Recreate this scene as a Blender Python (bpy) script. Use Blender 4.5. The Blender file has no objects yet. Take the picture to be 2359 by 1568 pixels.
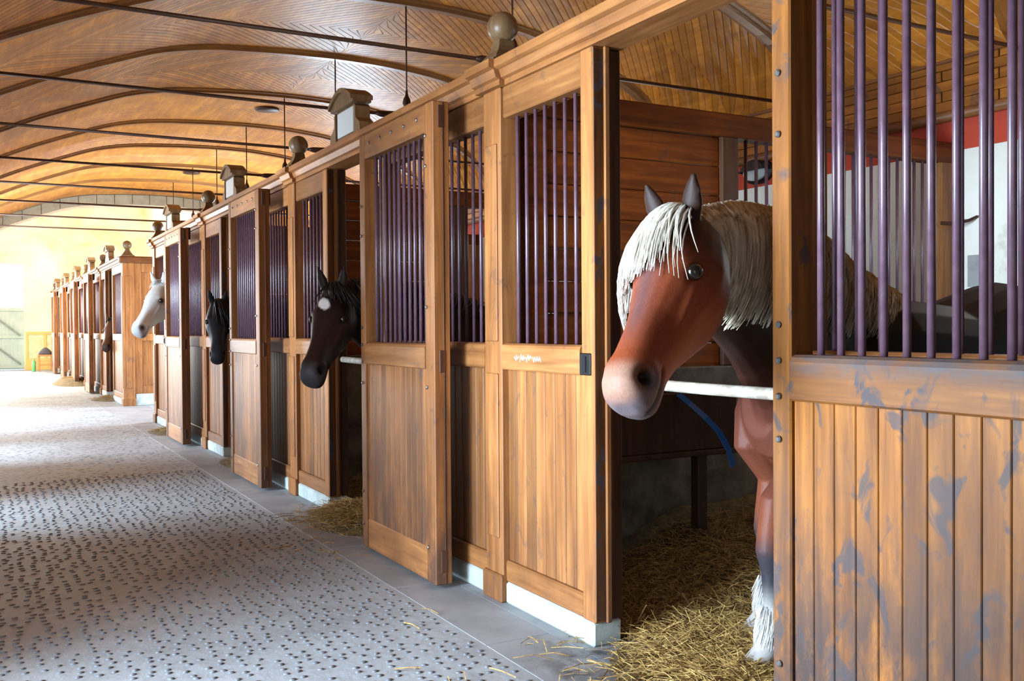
import bpy, bmesh, math, random
import numpy as np
from mathutils import Vector, Matrix
random.seed(7); rng = np.random.default_rng(7)
S = bpy.context.scene
COL = S.collection
PI = math.pi

# ------------------------------------------------------------------ camera
W_PX, H_PX = 2359, 1568
F_PX, YAW, PITCH, ROLL, CAM_H = 2229.3, .504749, -.0144223, -.00696971, 1.3
fw = Vector((math.sin(YAW)*math.cos(PITCH), math.cos(YAW)*math.cos(PITCH), math.sin(PITCH)))
r0 = Vector((math.cos(YAW), -math.sin(YAW), 0)); u0 = r0.cross(fw)
rt = r0*math.cos(ROLL)+u0*math.sin(ROLL); up = rt.cross(fw)
cd = bpy.data.cameras.new('camera'); cam = bpy.data.objects.new('camera', cd); COL.objects.link(cam)
M = Matrix.Identity(4)
for i in range(3):
    M[i][0] = rt[i]; M[i][1] = up[i]; M[i][2] = -fw[i]
M[2][3] = CAM_H
cam.matrix_world = M
cd.sensor_fit = 'HORIZONTAL'; cd.sensor_width = 36; cd.lens = 36*F_PX/W_PX
cd.clip_start = .02; cd.clip_end = 300
S.camera = cam

# ------------------------------------------------------------------ world, light, exposure
S.view_settings.view_transform = 'Standard'; S.view_settings.look = 'None'
S.view_settings.gamma = 1; S.view_settings.use_curve_mapping = False
S.view_settings.exposure = 0.0
wd = bpy.data.worlds.new('sky'); S.world = wd; wd.use_nodes = True
bg = wd.node_tree.nodes['Background']; bg.inputs[0].default_value = (.80, .90, 1, 1); bg.inputs[1].default_value = 3.0
DAY = (.64, .82, 1.0)
def area(name, loc, rot, sx, sy, power, color=DAY, spread=180):
    l = bpy.data.lights.new(name, 'AREA'); l.shape = 'RECTANGLE'; l.size = sx; l.size_y = sy
    l.energy = power; l.color = color; l.spread = math.radians(spread)
    o = bpy.data.objects.new(name, l); COL.objects.link(o); o.location = loc; o.rotation_euler = rot
    return o
WX = -.6                      # left wall of the aisle
XR = 5.5                      # right wall behind the stalls
D, Y1 = 3.36, 4.08            # bay length, first pilaster in view
DOORS = [(-2.6, -.6), (1.9, 3.9), (7.1, 8.2), (10.8, 12.2)]
PASS = (14.45, 17.3)
FRONT_LIT = (0, PI/2, 0)      # area light -Z turned towards +X is rot Y -90
WT = .95                      # thickness of the outer stone wall
for a, b in DOORS:
    area('daylight_door', (WX-2.3, (a+b)/2, 1.5), (0, -PI/2, 0), 3.0, b-a+.5, (285 if a > 0 else 90)*(b-a), DAY, 110)
area('daylight_passage_left', (WX-.3, sum(PASS)/2, 1.4), (0, -PI/2, 0), 2.7, 2.8, 420)
area('daylight_passage_right', (XR+.3, sum(PASS)/2, 1.4), (0, PI/2, 0), 2.7, 2.8, 620)
area('daylight_hall_left', (WX-.2, 26.5, 2.6), (0, -PI/2, 0), 4.5, 9, 1600, (1, .97, .90))
area('daylight_hall_door', (.2, 34.6, 1.9), (-PI/2, 0, 0), 1.6, 3.2, 260, (.95, .97, 1))
STALL_FILL_Y = [3.2+3.36*k for k in range(4)]  # added fill lights on the back wall to brighten the stalls, no known window
for yy in STALL_FILL_Y:
    area('stall_fill_light', (XR-.03, yy, 2.0), (0, PI/2, 0), .6, .6, 9, (1, .97, .92))

# ------------------------------------------------------------------ helpers
class MB:
    def __init__(s): s.v = []; s.f = []; s.n = 0
    def add(s, vs, fs):
        s.v += [tuple(p) for p in vs]; s.f += [tuple(i+s.n for i in f) for f in fs]; s.n += len(vs); return s
    def box(s, x0, x1, y0, y1, z0, z1, c=0.0):
        if c <= 0:
            v = [(x0,y0,z0),(x1,y0,z0),(x1,y1,z0),(x0,y1,z0),(x0,y0,z1),(x1,y0,z1),(x1,y1,z1),(x0,y1,z1)]
            return s.add(v, [(0,3,2,1),(4,5,6,7),(0,1,5,4),(1,2,6,5),(2,3,7,6),(3,0,4,7)])
        c = min(c, (x1-x0)*.45, (y1-y0)*.45, (z1-z0)*.45)
        lo, hi = (x0,y0,z0), (x1,y1,z1); V = []; idx = {}
        for sx in (0,1):
            for sy in (0,1):
                for sz in (0,1):
                    sg = (sx,sy,sz)
                    for ax in range(3):
                        p = [ (hi[i]-c if sg[i] else lo[i]+c) for i in range(3)]
                        p[ax] = hi[ax] if sg[ax] else lo[ax]
                        idx[(sg,ax)] = len(V); V.append(tuple(p))
        F = []
        for ax in range(3):
            o1, o2 = (ax+1)%3, (ax+2)%3
            for sd in (0,1):
                q = []
                for a, b in ((0,0),(1,0),(1,1),(0,1)):
                    sg = [0,0,0]; sg[ax]=sd; sg[o1]=a; sg[o2]=b; q.append(idx[(tuple(sg),ax)])
                F.append(q if sd else q[::-1])
            for a in (0,1):
                for b in (0,1):
                    s1=[0,0,0]; s1[o1]=a; s1[o2]=b; s2=list(s1); s2[ax]=1
                    q=[idx[(tuple(s1),o1)],idx[(tuple(s2),o1)],idx[(tuple(s2),o2)],idx[(tuple(s1),o2)]]
                    F.append(q if (a^b) == 0 else q[::-1])
        for sg in [(i,j,k) for i in (0,1) for j in (0,1) for k in (0,1)]:
            q=[idx[(sg,0)],idx[(sg,1)],idx[(sg,2)]]
            F.append(q if sum(sg)%2 else q[::-1])
        return s.add(V, F)
    def tube(s, pts, rad, n=8, cap=True):
        pts = [Vector(p) for p in pts]; k = len(pts)
        if not hasattr(rad, '__len__'): rad = [rad]*k
        V = []; F = []
        t0 = (pts[1]-pts[0]).normalized()
        a = Vector((0,0,1)) if abs(t0.z) < .9 else Vector((1,0,0))
        for i, p in enumerate(pts):
            t = (pts[min(i+1,k-1)]-pts[max(i-1,0)]).normalized()
            b = t.cross(a).normalized(); a = b.cross(t).normalized()
            for j in range(n):
                th = 2*PI*j/n; V.append(p+(a*math.cos(th)+b*math.sin(th))*rad[i])
        for i in range(k-1):
            for j in range(n):
                j2=(j+1)%n; F.append((i*n+j, i*n+j2, (i+1)*n+j2, (i+1)*n+j))
        if cap:
            F.append(tuple(range(n-1,-1,-1))); F.append(tuple((k-1)*n+j for j in range(n)))
        return s.add(V, F)
    def lathe(s, prof, n=16, c=(0,0,0), rot=0):
        V=[]; F=[]; k=len(prof)
        for r,z in prof:
            for j in range(n):
                th=2*PI*j/n+rot; V.append((c[0]+r*math.cos(th), c[1]+r*math.sin(th), c[2]+z))
        for i in range(k-1):
            for j in range(n):
                j2=(j+1)%n; F.append((i*n+j,i*n+j2,(i+1)*n+j2,(i+1)*n+j))
        F.append(tuple(range(n-1,-1,-1))); F.append(tuple((k-1)*n+j for j in range(n)))
        return s.add(V,F)
    def prism(s, poly, axis, a, b):
        """poly: 2D points in the two other axes (cyclic order), extruded along axis from a to b"""
        n=len(poly); V=[]
        for t in (a,b):
            for p,q in poly:
                V.append({'y':(p,t,q),'x':(t,p,q),'z':(p,q,t)}[axis])
        F=[tuple(range(n)), tuple(range(2*n-1,n-1,-1))]
        for i in range(n):
            j=(i+1)%n; F.append((i,i+n,j+n,j))
        return s.add(V,F)
    def mesh(s, name, mat=None, smooth=False):
        m=bpy.data.meshes.new(name); m.from_pydata(s.v,[],s.f); 
        bm=bmesh.new(); bm.from_mesh(m); bmesh.ops.recalc_face_normals(bm, faces=bm.faces); bm.to_mesh(m); bm.free()
        if smooth: m.polygons.foreach_set('use_smooth',[True]*len(m.polygons))
        if mat: m.materials.append(mat)
        m.update(); return m
def ob(name, mesh, parent=None, loc=(0,0,0), rot=None):
    o=bpy.data.objects.new(name, mesh); COL.objects.link(o)
    if parent: o.parent=parent
    o.location=loc
    if rot: o.rotation_euler=rot
    return o
def tag(o, label=None, cat=None, group=None, kind=None):
    if label: o['label']=label
    if cat: o['category']=cat
    if group: o['group']=group
    if kind: o['kind']=kind
    return o
def thing(name, loc, label, cat, group=None):
    return tag(ob(name, None, None, loc), label, cat, group)
_bc={}
def bar_box(name, dx, dy, dz, mat, c=.004):
    k=(name,round(dx,4),round(dy,4),round(dz,4),mat.name)
    if k not in _bc: _bc[k]=MB().box(-dx/2,dx/2,-dy/2,dy/2,-dz/2,dz/2,c).mesh(name,mat)
    return _bc[k]
_rc={}
def rod_mesh(name, r, h, mat, n=10):
    k=(name,r,round(h,4),mat.name)
    if k not in _rc:
        _rc[k]=MB().lathe([(r,0),(r,h)],n).mesh(name,mat,True)
    return _rc[k]

# ------------------------------------------------------------------ materials
def newmat(name):
    m=bpy.data.materials.new(name); m.use_nodes=True; nt=m.node_tree
    return m, nt, nt.nodes['Principled BSDF'], nt.nodes, nt.links
def node(nt, t, **kw):
    n=nt.nodes.new(t)
    for k,v in kw.items(): setattr(n,k,v)
    return n
def pos_noise(nt, scale, nscale=1.0, detail=4, rough=.55, dist=0):
    g=node(nt,'ShaderNodeNewGeometry'); mp=node(nt,'ShaderNodeMapping'); mp.inputs['Scale'].default_value=scale
    nz=node(nt,'ShaderNodeTexNoise'); nz.inputs['Scale'].default_value=nscale; nz.inputs['Detail'].default_value=detail
    nz.inputs['Roughness'].default_value=rough; nz.inputs['Distortion'].default_value=dist
    nt.links.new(g.outputs['Position'],mp.inputs['Vector']); nt.links.new(mp.outputs[0],nz.inputs['Vector']); return nz
def ramp(nt, fac, stops):
    r=node(nt,'ShaderNodeValToRGB'); e=r.color_ramp.elements
    while len(e)<len(stops): e.new(.5)
    for i,(p,c) in enumerate(stops):
        e[i].position=p; e[i].color=(*c,1) if len(c)==3 else c
    nt.links.new(fac,r.inputs[0]); return r
def mixc(nt, fac, a, b, mode='MIX'):
    m=node(nt,'ShaderNodeMix',data_type='RGBA',blend_type=mode)
    for sock,v in ((0,fac),(6,a),(7,b)):
        if isinstance(v,bpy.types.NodeSocket): nt.links.new(v,m.inputs[sock])
        else: m.inputs[sock].default_value=v if not isinstance(v,tuple) else (*v,1)
    return m.outputs[2]
def bump(nt, fac, bs, strength=.2, dist=.01):
    b=node(nt,'ShaderNodeBump'); b.inputs['Strength'].default_value=strength; b.inputs['Distance'].default_value=dist
    nt.links.new(fac,b.inputs['Height']); nt.links.new(b.outputs[0],bs.inputs['Normal'])
def wood(name, axis, dark, light, rough=.4, scuff=0, dirt=0, spec=.3, dz=(1.05,.12), top=0, coat=0, vary=.35, grain=26):
    m,nt,bs,N,L=newmat(name)
    sc=[grain,grain,grain]; sc['xyz'.index(axis)]=1.6
    nz=pos_noise(nt,sc,1,6,.62,.4)
    col=ramp(nt,nz.outputs['Fac'],[(.28,dark),(.55,tuple((d+l)/2 for d,l in zip(dark,light))),(.75,light)]).outputs[0]
    oi=node(nt,'ShaderNodeObjectInfo'); hs=node(nt,'ShaderNodeHueSaturation')
    mr=node(nt,'ShaderNodeMapRange'); mr.inputs['To Min'].default_value=1-vary; mr.inputs['To Max'].default_value=1+vary*.8
    L.new(oi.outputs['Random'],mr.inputs['Value']); L.new(mr.outputs[0],hs.inputs['Value']); L.new(col,hs.inputs['Color']); col=hs.outputs[0]
    big=pos_noise(nt,(1.3,1.3,.8),2,3)
    col=mixc(nt,ramp(nt,big.outputs['Fac'],[(.35,(0,0,0)),(.7,(.45,.45,.45))]).outputs[0],col,tuple(d*.6 for d in dark))
    if dirt:
        g=node(nt,'ShaderNodeNewGeometry'); sp=node(nt,'ShaderNodeSeparateXYZ'); L.new(g.outputs['Position'],sp.inputs[0])
        mr2=node(nt,'ShaderNodeMapRange'); mr2.inputs['From Min'].default_value=dz[0]; mr2.inputs['From Max'].default_value=dz[1]
        L.new(sp.outputs['Z'],mr2.inputs['Value'])
        dn=pos_noise(nt,(7,7,3),1,5,.7)
        mul=node(nt,'ShaderNodeMath',operation='MULTIPLY'); L.new(mr2.outputs[0],mul.inputs[0])
        rr=ramp(nt,dn.outputs['Fac'],[(.40,(.25,.25,.25)),(.58,(1,1,1))]); L.new(rr.outputs[0],mul.inputs[1])
        m3=node(nt,'ShaderNodeMath',operation='MULTIPLY'); L.new(mul.outputs[0],m3.inputs[0]); m3.inputs[1].default_value=dirt
        col=mixc(nt,m3.outputs[0],col,(.055,.035,.03))
    if scuff:
        sn=pos_noise(nt,(11,11,7),1,3,.6,.8)
        t0=.60 if scuff<.6 else .555
        rr=ramp(nt,sn.outputs['Fac'],[(t0,(0,0,0)),(t0+.08,(scuff,)*3)])
        col=mixc(nt,rr.outputs[0],col,(.05,.045,.05))
    if top:
        g=node(nt,'ShaderNodeNewGeometry'); sp=node(nt,'ShaderNodeSeparateXYZ'); L.new(g.outputs['Position'],sp.inputs[0])
        mr4=node(nt,'ShaderNodeMapRange'); mr4.inputs['From Min'].default_value=1.15; mr4.inputs['From Max'].default_value=1.19; L.new(sp.outputs['Z'],mr4.inputs['Value'])
        sn=pos_noise(nt,(9,9,25),1,5,.7); rr=ramp(nt,sn.outputs['Fac'],[(.35,(.2,.2,.2)),(.6,(top,)*3)])
        mul=node(nt,'ShaderNodeMath',operation='MULTIPLY'); L.new(mr4.outputs[0],mul.inputs[0]); L.new(rr.outputs[0],mul.inputs[1])
        col=mixc(nt,mul.outputs[0],col,(.085,.065,.062))
    L.new(col,bs.inputs['Base Color'])
    bs.inputs['Roughness'].default_value=rough; bs.inputs['Specular IOR Level'].default_value=spec
    bs.inputs['Coat Weight'].default_value=coat; bs.inputs['Coat Roughness'].default_value=.25
    bump(nt,nz.outputs['Fac'],bs,.25,.003)
    return m
D1,L1=(.19,.066,.020),(.47,.205,.066)
wood_v=wood('wood_vertical','z',D1,L1,.46,.35,.35,spec=.22)
wood_door=wood('wood_sliding_door','z',(.17,.056,.016),(.45,.185,.056),.46,.5,.8,spec=.22,dz=(1.0,.10))
wood_y=wood('wood_along_aisle','y',D1,L1,.42,.3,.2)
wood_x=wood('wood_across','x',(.10,.03,.008),(.33,.11,.028),.5,.3,.1)
wood_worn=wood('wood_worn_door','z',(.14,.042,.007),(.56,.205,.028),.5,.8,1.0,vary=.3,spec=.25,dz=(1.12,.40))
wood_worn_y=wood('wood_worn_rail','y',(.13,.042,.010),(.46,.175,.036),.5,.9,.5,vary=.2,spec=.25,dz=(1.12,.40),top=1)
wood_dark=wood('wood_dark_post','z',(.035,.014,.007),(.13,.045,.015),.5,.3,.3)
wood_stain=wood('wood_stained_jamb','z',(.035,.013,.006),(.24,.08,.018),.5,.85,.5,spec=.2)
wood_in=wood('wood_partition','x',(.09,.020,.004),(.36,.088,.010),.55,.25,.15,spec=.15)
ceil_wood=wood('varnished_ceiling_board','y',(.44,.135,.013),(.84,.34,.036),.42,.12,0,spec=.5,coat=.12,vary=.28,grain=14)
ceil_wood2=wood('varnished_rib','x',(.18,.06,.011),(.46,.18,.035),.35,0,0,spec=.6,coat=.2,vary=.1)
frieze_wood=wood('frieze_board','y',(.24,.075,.010),(.60,.22,.035),.4,.5,0)
plaque_wood=wood('plaque_wood','z',(.16,.085,.035),(.40,.24,.11),.5,0,0,vary=.1)
finial_wood=wood('finial_wood','z',(.10,.055,.025),(.26,.15,.07),.35,0,0,vary=.1)
def plain(name, c, rough=.5, metal=0, spec=.5, nz=0, c2=None, scale=8, bmp=0):
    m,nt,bs,N,L=newmat(name); bs.inputs['Roughness'].default_value=rough; bs.inputs['Metallic'].default_value=metal
    bs.inputs['Specular IOR Level'].default_value=spec
    n=pos_noise(nt,(scale,)*3,1,5,.6)
    c2=c2 or tuple(x*.75 for x in c)
    L.new(ramp(nt,n.outputs['Fac'],[(.35,c2),(.65,c)]).outputs[0],bs.inputs['Base Color'])
    if bmp: bump(nt,n.outputs['Fac'],bs,bmp,.01)
    return m
bar_mat=plain('purple_brown_paint',(.135,.075,.10),.32,.0,.7,c2=(.10,.05,.075),scale=25)
iron=plain('dark_iron',(.075,.03,.02),.5,.3,.4)
iron_lt=plain('tie_rod_iron',(.10,.045,.025),.45,.2,.5)
dark_metal=plain('blackened_steel',(.03,.028,.03),.4,.6,.5)
bolt_mat=plain('bolt_steel',(.25,.24,.24),.3,.8,.5)
concrete=plain('pale_concrete',(.46,.50,.47),.85,c2=(.30,.34,.33),scale=9,bmp=.3)
dirty_wall=plain('dirty_masonry',(.20,.17,.13),.9,c2=(.07,.055,.04),scale=5,bmp=.4)
white_paint=plain('white_plate',(.78,.82,.80),.35,c2=(.70,.76,.76),scale=3)
straw_mat=plain('straw',(.50,.32,.095),.65,c2=(.18,.095,.025),scale=30)
hay_base=plain('straw_bed_base',(.16,.11,.04),.95,c2=(.06,.04,.018),scale=20,bmp=.6)
blue_mat=plain('blue_strap',(.02,.12,.42),.4)
stone_grey=plain('arch_stone',(.46,.38,.25),.85,c2=(.34,.28,.19),scale=6,bmp=.3)
slab_mat=plain('stone_slab',(.33,.34,.35),.62,c2=(.23,.24,.25),scale=4,bmp=.2)
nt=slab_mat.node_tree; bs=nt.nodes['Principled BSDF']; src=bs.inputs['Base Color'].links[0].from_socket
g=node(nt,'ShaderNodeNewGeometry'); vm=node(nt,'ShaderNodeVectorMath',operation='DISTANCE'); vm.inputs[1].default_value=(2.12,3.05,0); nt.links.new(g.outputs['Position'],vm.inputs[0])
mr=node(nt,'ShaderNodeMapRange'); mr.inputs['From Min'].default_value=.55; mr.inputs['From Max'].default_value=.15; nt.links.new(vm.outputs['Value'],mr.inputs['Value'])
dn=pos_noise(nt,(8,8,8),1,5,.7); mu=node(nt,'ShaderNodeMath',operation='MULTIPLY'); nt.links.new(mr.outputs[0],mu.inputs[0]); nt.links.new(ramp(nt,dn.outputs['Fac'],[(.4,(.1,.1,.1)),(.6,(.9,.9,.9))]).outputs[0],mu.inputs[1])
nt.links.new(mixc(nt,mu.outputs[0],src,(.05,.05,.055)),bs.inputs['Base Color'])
cobble_mat=plain('dark_cobble',(.155,.165,.185),.5,c2=(.085,.09,.10),scale=30)
pole_mat=plain('white_pole',(.50,.47,.40),.5,c2=(.26,.21,.16),scale=14)
pale_green=plain('pale_gate',(.42,.50,.45),.6,c2=(.36,.45,.41),scale=4)
yellow_pan=plain('yellow_wainscot',(.72,.48,.16),.6,c2=(.66,.42,.12),scale=4)
lamp_glass=plain('lamp_glass',(.62,.68,.68),.2)
# plaster
m,nt,bs,N,L=newmat('far_plaster'); far_plaster=m
n1=pos_noise(nt,(.7,.7,.9),1,6,.65,.5)
c=ramp(nt,n1.outputs['Fac'],[(.32,(.74,.52,.30)),(.5,(.84,.70,.48)),(.7,(.88,.80,.62))]).outputs[0]
L.new(c,bs.inputs['Base Color']); bs.inputs['Roughness'].default_value=.9
m,nt,bs,N,L=newmat('stall_back_wall'); wall_mat=m
g=node(nt,'ShaderNodeNewGeometry'); sp=node(nt,'ShaderNodeSeparateXYZ'); L.new(g.outputs['Position'],sp.inputs[0])
gt=node(nt,'ShaderNodeMath',operation='GREATER_THAN'); gt.inputs[1].default_value=2.405; L.new(sp.outputs['Z'],gt.inputs[0])
n1=pos_noise(nt,(2.5,2.5,2.5),1,6,.7)
wc=ramp(nt,n1.outputs['Fac'],[(.28,(.62,.56,.44)),(.42,(.86,.84,.73)),(.7,(.92,.91,.82))]).outputs[0]
n2=pos_noise(nt,(5,5,5),1,4)
rc=ramp(nt,n2.outputs['Fac'],[(.3,(.50,.055,.025)),(.7,(.60,.075,.035))]).outputs[0]
L.new(mixc(nt,gt.outputs[0],wc,rc),bs.inputs['Base Color']); bs.inputs['Roughness'].default_value=.85
# floor cement with pebbles that take over beyond the modelled stones
m,nt,bs,N,L=newmat('cement_floor'); floor_mat=m
n1=pos_noise(nt,(1.2,1.2,1),1,6,.65)
c=ramp(nt,n1.outputs['Fac'],[(.3,(.235,.245,.25)),(.5,(.32,.345,.36)),(.72,(.39,.42,.44))]).outputs[0]
g=node(nt,'ShaderNodeNewGeometry'); mp=node(nt,'ShaderNodeMapping'); mp.inputs['Scale'].default_value=(15,15,15)
vo=node(nt,'ShaderNodeTexVoronoi'); L.new(g.outputs['Position'],mp.inputs[0]); L.new(mp.outputs[0],vo.inputs['Vector']); vo.inputs['Scale'].default_value=1
pb=ramp(nt,vo.outputs['Distance'],[(.24,(1,1,1)),(.34,(0,0,0))])
sp=node(nt,'ShaderNodeSeparateXYZ'); L.new(g.outputs['Position'],sp.inputs[0])
far=node(nt,'ShaderNodeMath',operation='GREATER_THAN'); far.inputs[1].default_value=9.0; L.new(sp.outputs['Y'],far.inputs[0])
mu=node(nt,'ShaderNodeMath',operation='MULTIPLY'); L.new(far.outputs[0],mu.inputs[0]); L.new(pb.outputs[0],mu.inputs[1])
L.new(mixc(nt,mu.outputs[0],c,(.10,.11,.13)),bs.inputs['Base Color'])
bs.inputs['Roughness'].default_value=.6
n2=pos_noise(nt,(14,14,14),1,4); bump(nt,n2.outputs['Fac'],bs,.5,.01)
# coat with colour attribute
def coat_mat(name, rough=.5, sheen=.1, fur=180):
    m,nt,bs,N,L=newmat(name); a=node(nt,'ShaderNodeVertexColor'); a.layer_name='Col'
    n=pos_noise(nt,(fur,fur,fur*.4),1,3)
    c=mixc(nt,.25,a.outputs[0],ramp(nt,n.outputs['Fac'],[(.3,(.25,.25,.25)),(.7,(1,1,1))]).outputs[0],'MULTIPLY')
    L.new(c,bs.inputs['Base Color']); bs.inputs['Roughness'].default_value=rough; bs.inputs['Sheen Weight'].default_value=sheen; bs.inputs['Specular IOR Level'].default_value=.14
    bump(nt,n.outputs['Fac'],bs,.08,.003); return m
coat=coat_mat('horse_coat',.5,.0); eye_mat=plain('horse_eye',(.012,.008,.006),.06)
def hair_mat(name,c1,c2):
    m,nt,bs,N,L=newmat(name); n=pos_noise(nt,(48,48,5),1,3)
    L.new(ramp(nt,n.outputs['Fac'],[(.3,c1),(.7,c2)]).outputs[0],bs.inputs['Base Color']); bs.inputs['Roughness'].default_value=.45
    return m
flaxen=hair_mat('flaxen_hair',(.58,.52,.42),(.88,.84,.75)); flaxen_mane=hair_mat('flaxen_mane_hair',(.20,.125,.06),(.80,.73,.56)); black_hair=hair_mat('black_hair',(.006,.005,.005),(.03,.022,.02))
grey_hair=hair_mat('grey_hair',(.4,.4,.38),(.7,.7,.68)); feather_hair=hair_mat('feather_hair',(.42,.42,.42),(.80,.78,.74))

# ------------------------------------------------------------------ vault profile
PROF=[(-.7,2.60),(-.6,2.66),(-.3,2.93),(.0,3.09),(.15,3.17),(.3,3.235),(.5,3.335),(.86,3.48),(1.36,3.67),(1.6,3.722),(1.86,3.763),(2.43,3.80),(2.95,3.815),(3.4,3.807),(3.9,3.76),(4.3,3.68),(4.6,3.585),(4.83,3.50),(5.14,3.36),(5.32,3.20),(5.44,2.97),(5.6,2.92)]
PX=np.array([p[0] for p in PROF]); PZ=np.array([p[1] for p in PROF])
def vz(x): return float(np.interp(x,PX,PZ))
_xs=np.linspace(-.6,5.49,61); _pz=np.interp(_xs,PX,PZ)
_k=np.ones(3)/3; _pzs=np.convolve(np.pad(_pz,1,mode='edge'),_k,'valid')
_pzs[-1]=2.955; _pzs[-2]=min(_pzs[-2],3.06)
def vz(x): return float(np.interp(x,_xs,_pzs))
RIBS=[5.27-1.69*2,5.27-1.69]+[5.27+1.69*k for k in range(8)]
Y_END=19.2

# ------------------------------------------------------------------ setting
mb=MB().box(WX-WT,XR+.4,-4.5,36,-.2,0); floor=tag(ob('floor',mb.mesh('floor',floor_mat)),kind='structure')
mb=MB().box(-40,40,-30,60,-.3,-.21); tag(ob('ground',mb.mesh('ground',plain('outside_gravel',(.55,.52,.45),.9))),kind='structure')
# left wall: piers and lintel
mb=MB(); ys=[-4.5]
for a,b in DOORS+[PASS]: ys+= [a,b]
ys.append(Y_END)
for i in range(0,len(ys),2): mb.box(WX-WT,WX,ys[i],ys[i+1],0,2.75)
for a,b in DOORS: mb.box(WX-WT,WX,a,b,2.5,2.75)
mb.box(WX-WT,WX,PASS[0],PASS[1],2.74,2.75)
tag(ob('wall_left',mb.mesh('wall_left',wall_mat)),kind='structure')
mb=MB()
mb.box(XR,XR+.4,-4.5,PASS[0],0,3.0); mb.box(XR,XR+.4,PASS[1],Y_END,0,3.1); mb.box(XR,XR+.4,PASS[0],PASS[1],2.8,3.1)
wall_right=tag(ob('wall_right',mb.mesh('wall_right',wall_mat)),kind='structure')
mb=MB().box(WX-.4,XR+.4,-4.9,-4.5,0,4.2); tag(ob('wall_back',mb.mesh('wall_back',wall_mat)),kind='structure')
# vault backing
mb=MB(); V=[];F=[]
for i,x in enumerate(_xs):
    z=vz(x)
    for y in (-4.5,Y_END): V.append((x,y,z+.02))
for i in range(len(_xs)-1): F.append((2*i,2*i+2,2*i+3,2*i+1))
for i,x in enumerate(_xs):
    for y in (-4.5,Y_END): V.append((x,y,vz(x)+.12))
o=2*len(_xs)
for i in range(len(_xs)-1): F.append((o+2*i,o+2*i+1,o+2*i+3,o+2*i+2))
mb.add(V,F); ceiling=tag(ob('ceiling',mb.mesh('ceiling',plain('board_joint_brown',(.09,.03,.008),.6))),kind='structure')
# planks in chevrons, four quarters to a bay
PW=.058; planks=[]; CR=2.95
bays=[(RIBS[i],RIBS[i+1]) for i in range(len(RIBS)-1)]+[(RIBS[-1],Y_END)]
def plank_geo(c, sgn, ya, yb, xa, xb, name):
    """plank running diagonally: x = c + sgn*(y-ya) between ya and yb, clipped to xa..xb"""
    h=PW*1.414*.494; V=[];F=[]; n=5
    ts=np.linspace(ya,yb,n); rows=[]
    for y in ts:
        l=min(max(c+sgn*(y-ya)-h,xa),xb); r=min(max(c+sgn*(y-ya)+h,xa),xb); rows.append((l,r,y))
    if max(r-l for l,r,y in rows)<.004: return None
    while len(rows)>2 and rows[0][1]-rows[0][0]<.001 and rows[1][1]-rows[1][0]<.001: rows.pop(0)
    while len(rows)>2 and rows[-1][1]-rows[-1][0]<.001 and rows[-2][1]-rows[-2][0]<.001: rows.pop()
    cx=sum((l+r)/2 for l,r,y in rows)/len(rows); cy=sum(y for _,_,y in rows)/len(rows); cz=vz(cx)
    for l,r,y in rows:
        for x,dz in ((l,.001),(l+min(.005,(r-l)*.2),-.004),(r-min(.005,(r-l)*.2),-.004),(r,.001)):
            V.append((x-cx,y-cy,vz(x)+dz-cz))
    for i in range(len(rows)-1):
        for j in range(3): F.append((4*i+j,4*i+j+1,4*i+j+5,4*i+j+4))
    return V,F,(cx,cy,cz)
for bi,(a,b) in enumerate(bays):
    if b<2.5: continue
    mid=(a+b)/2
    for half in (0,1):
        ya,yb=((a+.06,mid),(mid,b-.06))[half]
        for side in (0,1):
            xa,xb=((WX,CR),(CR,5.47))[side]
            sgn=(1 if side else -1) if half==0 else (-1 if side else 1)
            if abs(a-5.27)<.1: sgn=1 if side else -1
            if abs(a-3.58)<.1: sgn=-1 if side else 1
            st=PW*1.414; cc=xa-(yb-ya)-st if sgn>0 else xa-st
            end=xb+(yb-ya)+st
            while cc<end:
                g=plank_geo(cc,sgn,ya,yb,xa,xb,'ceiling_board')
                if g: planks.append(g)
                cc+=st
def proj(p):
    d=Vector(p)-Vector((0,0,CAM_H)); z=d.dot(fw)
    if z<=.3: return None
    return W_PX/2+F_PX*d.dot(rt)/z, H_PX/2-F_PX*d.dot(up)/z, z
def rank(p, hidden=None):
    q=proj(p)
    if not q or not(-20<q[0]<W_PX+20 and -20<q[1]<H_PX+20): return 1e9
    return q[2]+(0 if hidden is None else hidden(q))
def occl(q):   # behind the stall fronts
    x,y,_=q
    if 0<x<1480 and y>(760-.515*(x+52))+8: return 50
    if 1480<x<1790 and y>290: return 50
    return 0
planks.sort(key=lambda g: rank(g[2],occl))
for g in planks[:300]:
    m=bpy.data.meshes.new('ceiling_board'); m.from_pydata(g[0],[],g[1]); m.materials.append(ceil_wood)
    ob('ceiling_board',m,ceiling,g[2])
# the rest: three joined runs so the tint still varies
for r in range(1):
    mb=MB()
    for g in planks[300:]:
        mb.add([tuple(np.array(v)+np.array(g[2])) for v in g[0]],g[1])
    m=bpy.data.meshes.new('ceiling_boarding'); m.from_pydata(mb.v,[],mb.f); 
    m2,nt,bs,N,L=newmat('varnished_boarding')
    m.materials.append(ceil_wood)
    tag(ob('ceiling_boarding',m,ceiling),kind='stuff')
bpy.data.materials.remove(m2)
# ribs
for y in RIBS:
    if y<1: continue
    V=[];F=[]; sec=[(-.10,.005),(-.085,-.018),(-.045,-.022),(-.035,-.040),(.035,-.040),(.045,-.022),(.085,-.018),(.10,.005)]
    for x in _xs:
        for dy,dz in sec: V.append((x,dy,vz(x)+dz))
    k=len(sec)
    for i in range(len(_xs)-1):
        for j in range(k-1): F.append((i*k+j,i*k+j+1,(i+1)*k+j+1,(i+1)*k+j))
    m=bpy.data.meshes.new('ceiling_rib'); m.from_pydata(V,[],F); m.materials.append(ceil_wood2); ob('ceiling_rib',m,ceiling,(0,y,0))
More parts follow.
